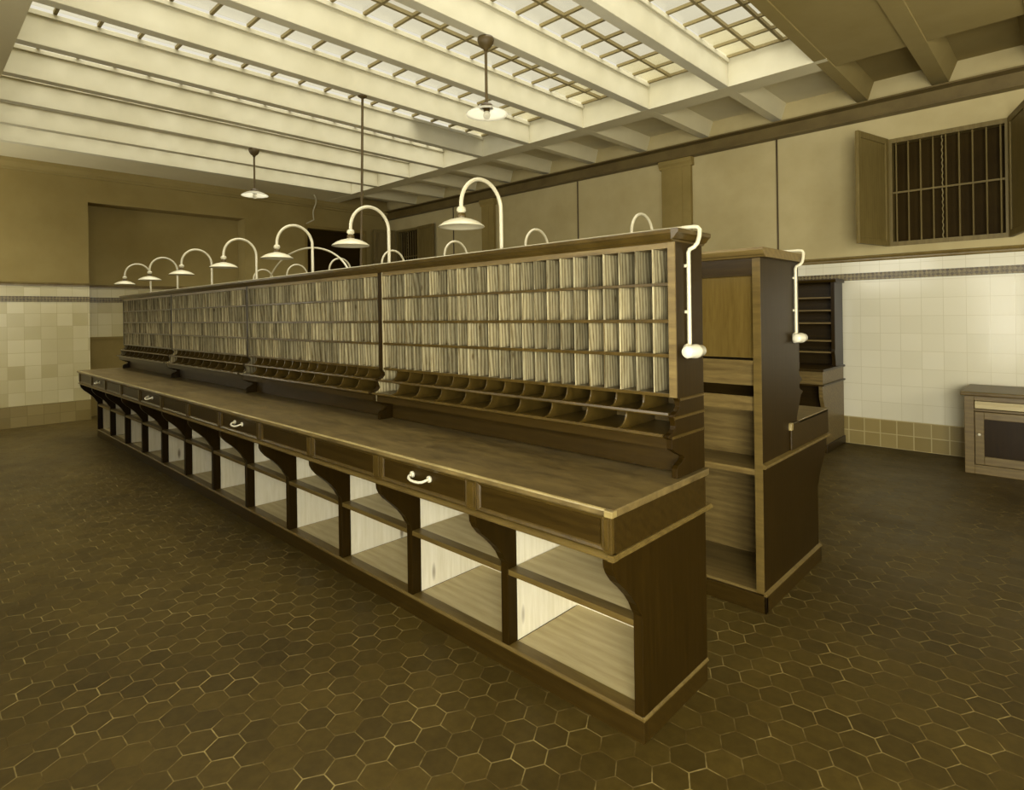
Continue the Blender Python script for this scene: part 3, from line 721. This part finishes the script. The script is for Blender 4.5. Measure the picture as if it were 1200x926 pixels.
# ------------------------------------------------------------------ pendant lamps
def pendant(x, y, L, label):
    t = thing('pendant_lamp', (x, y, ZB), label, 'lamp', 'pendant lamps under the skylight beams')
    MB().lathe([(0, 0), (.07, 0), (.075, -.02), (.068, -.05), (.045, -.085), (.022, -.10), (.016, -.12), (0, -.12)], (x, y, ZB), 24).build('ceiling_rose', 'iron', t)
    MB().tube([(x, y, ZB-.11), (x, y, ZB-L)], .013, 10).build('rod', 'iron', t)
    z = ZB-L
    MB().lathe([(.015, .02), (.045, .012), (.06, -.005), (.06, -.02), (.03, -.025), (.028, -.055), (0, -.055)], (x, y, z), 24).build('gallery', 'socket', t)
    MB().lathe([(.03, -.016), (.07, -.022), (.12, -.038), (.165, -.062), (.185, -.078), (.183, -.081), (.163, -.067), (.12, -.043), (.07, -.027), (.03, -.021)], (x, y, z), 48).build('lamp_shade', 'milk', t)
    MB().lathe([(0, -.04), (.018, -.045), (.03, -.07), (.032, -.09), (.022, -.112), (0, -.12)], (x, y, z-.005), 20).build('bulb', 'bulb' if 'bulb' in M else 'milk', t)
    return t
pendant(-3.75, 3.63, .60, 'milk glass pendant lamp nearest the camera, hanging by a dark rod from a roof beam')
pendant(-8.58, 3.60, .60, 'small milk glass pendant lamp far off by the end wall, hanging from a roof beam')
a = [(-6.98+.02*math.sin(q*.5), 5.6+.0*q, 4.06-.085*q) for q in range(8)]
p = [(-11.0+.05*math.sin(q*.6), 5.80+.02*math.sin(q*.9), 4.06-.062*q) for q in range(9)]+[(-11.45, 5.86, 3.54)]
tag(MB().tube(p, .012, 6).build('hanging_cable', 'enamel'), 'loose pale cable hanging from the ceiling above the dark doorway', 'cable')

# ------------------------------------------------------------------ light
def area(name, loc, rot, sx, sy, L, col):
    d = bpy.data.lights.new(name, 'AREA'); d.shape = 'RECTANGLE'; d.size = sx; d.size_y = sy; d.color = col
    d.energy = L*math.pi*sx*sy
    o = bpy.data.objects.new(name, d); COL.objects.link(o); o.location = loc; o.rotation_euler = rot; return o
DAY = (1., 1., 1.)
sd = bpy.data.lights.new('daylight from above', 'SUN'); sd.energy = 9.; sd.angle = math.radians(75); sd.color = DAY
so = bpy.data.objects.new('daylight from above', sd); COL.objects.link(so); so.location = (-4, 2, 9)
so.rotation_euler = Vector((-.22, .05, -1.)).to_track_quat('-Z', 'Y').to_euler()
for h, L in zip(LH, LHL): area('window daylight', ((h[0]+h[1])/2, YL-.28, (h[2]+h[3])/2), (math.radians(90), 0, 0), h[1]-h[0], h[3]-h[2], L, DAY).visible_camera = True  # includes the added low opening that brightens the cubbies
for h, L in zip(RH, RHL): area('rear window daylight', (XR+.28, (h[0]+h[1])/2, (h[2]+h[3])/2), (math.radians(90), 0, math.radians(90)), h[1]-h[0], h[3]-h[2], L, DAY).visible_camera = True
w_ = bpy.data.worlds.new('sky'); scene.world = w_; w_.use_nodes = True
w_.node_tree.nodes['Background'].inputs[0].default_value = (1., .94, .76, 1); w_.node_tree.nodes['Background'].inputs[1].default_value = .80

# ------------------------------------------------------------------ camera (1200x926, falling front view camera)
F_PX = 689.3; r_ = .0145
nx, ny = math.hypot(F_PX, 720.), math.hypot(F_PX, 660.)
Fw = Vector((-F_PX/nx, F_PX/ny, 0)).normalized(); Rt = Vector((Fw.y, -Fw.x, 0)); Z = Vector((0, 0, 1))
cx = Rt*math.cos(r_)-Z*math.sin(r_); cu = Rt*math.sin(r_)+Z*math.cos(r_)
cam = bpy.data.cameras.new('camera'); co = bpy.data.objects.new('camera', cam); COL.objects.link(co)
mw = Matrix((( cx.x, cu.x, -Fw.x, 0), (cx.y, cu.y, -Fw.y, 0), (cx.z, cu.z, -Fw.z, 1.6), (0, 0, 0, 1)))
co.matrix_world = mw
cam.sensor_fit = 'HORIZONTAL'; cam.sensor_width = 36; cam.lens = F_PX/1200*36; cam.shift_y = -(463-368.5)/1200; cam.clip_start = .05
scene.camera = co
vs = scene.view_settings
scene.display_settings.display_device = 'sRGB'
vs.view_transform = 'Standard'; vs.look = 'None'; vs.gamma = 1.; vs.exposure = 0.; vs.use_curve_mapping = False
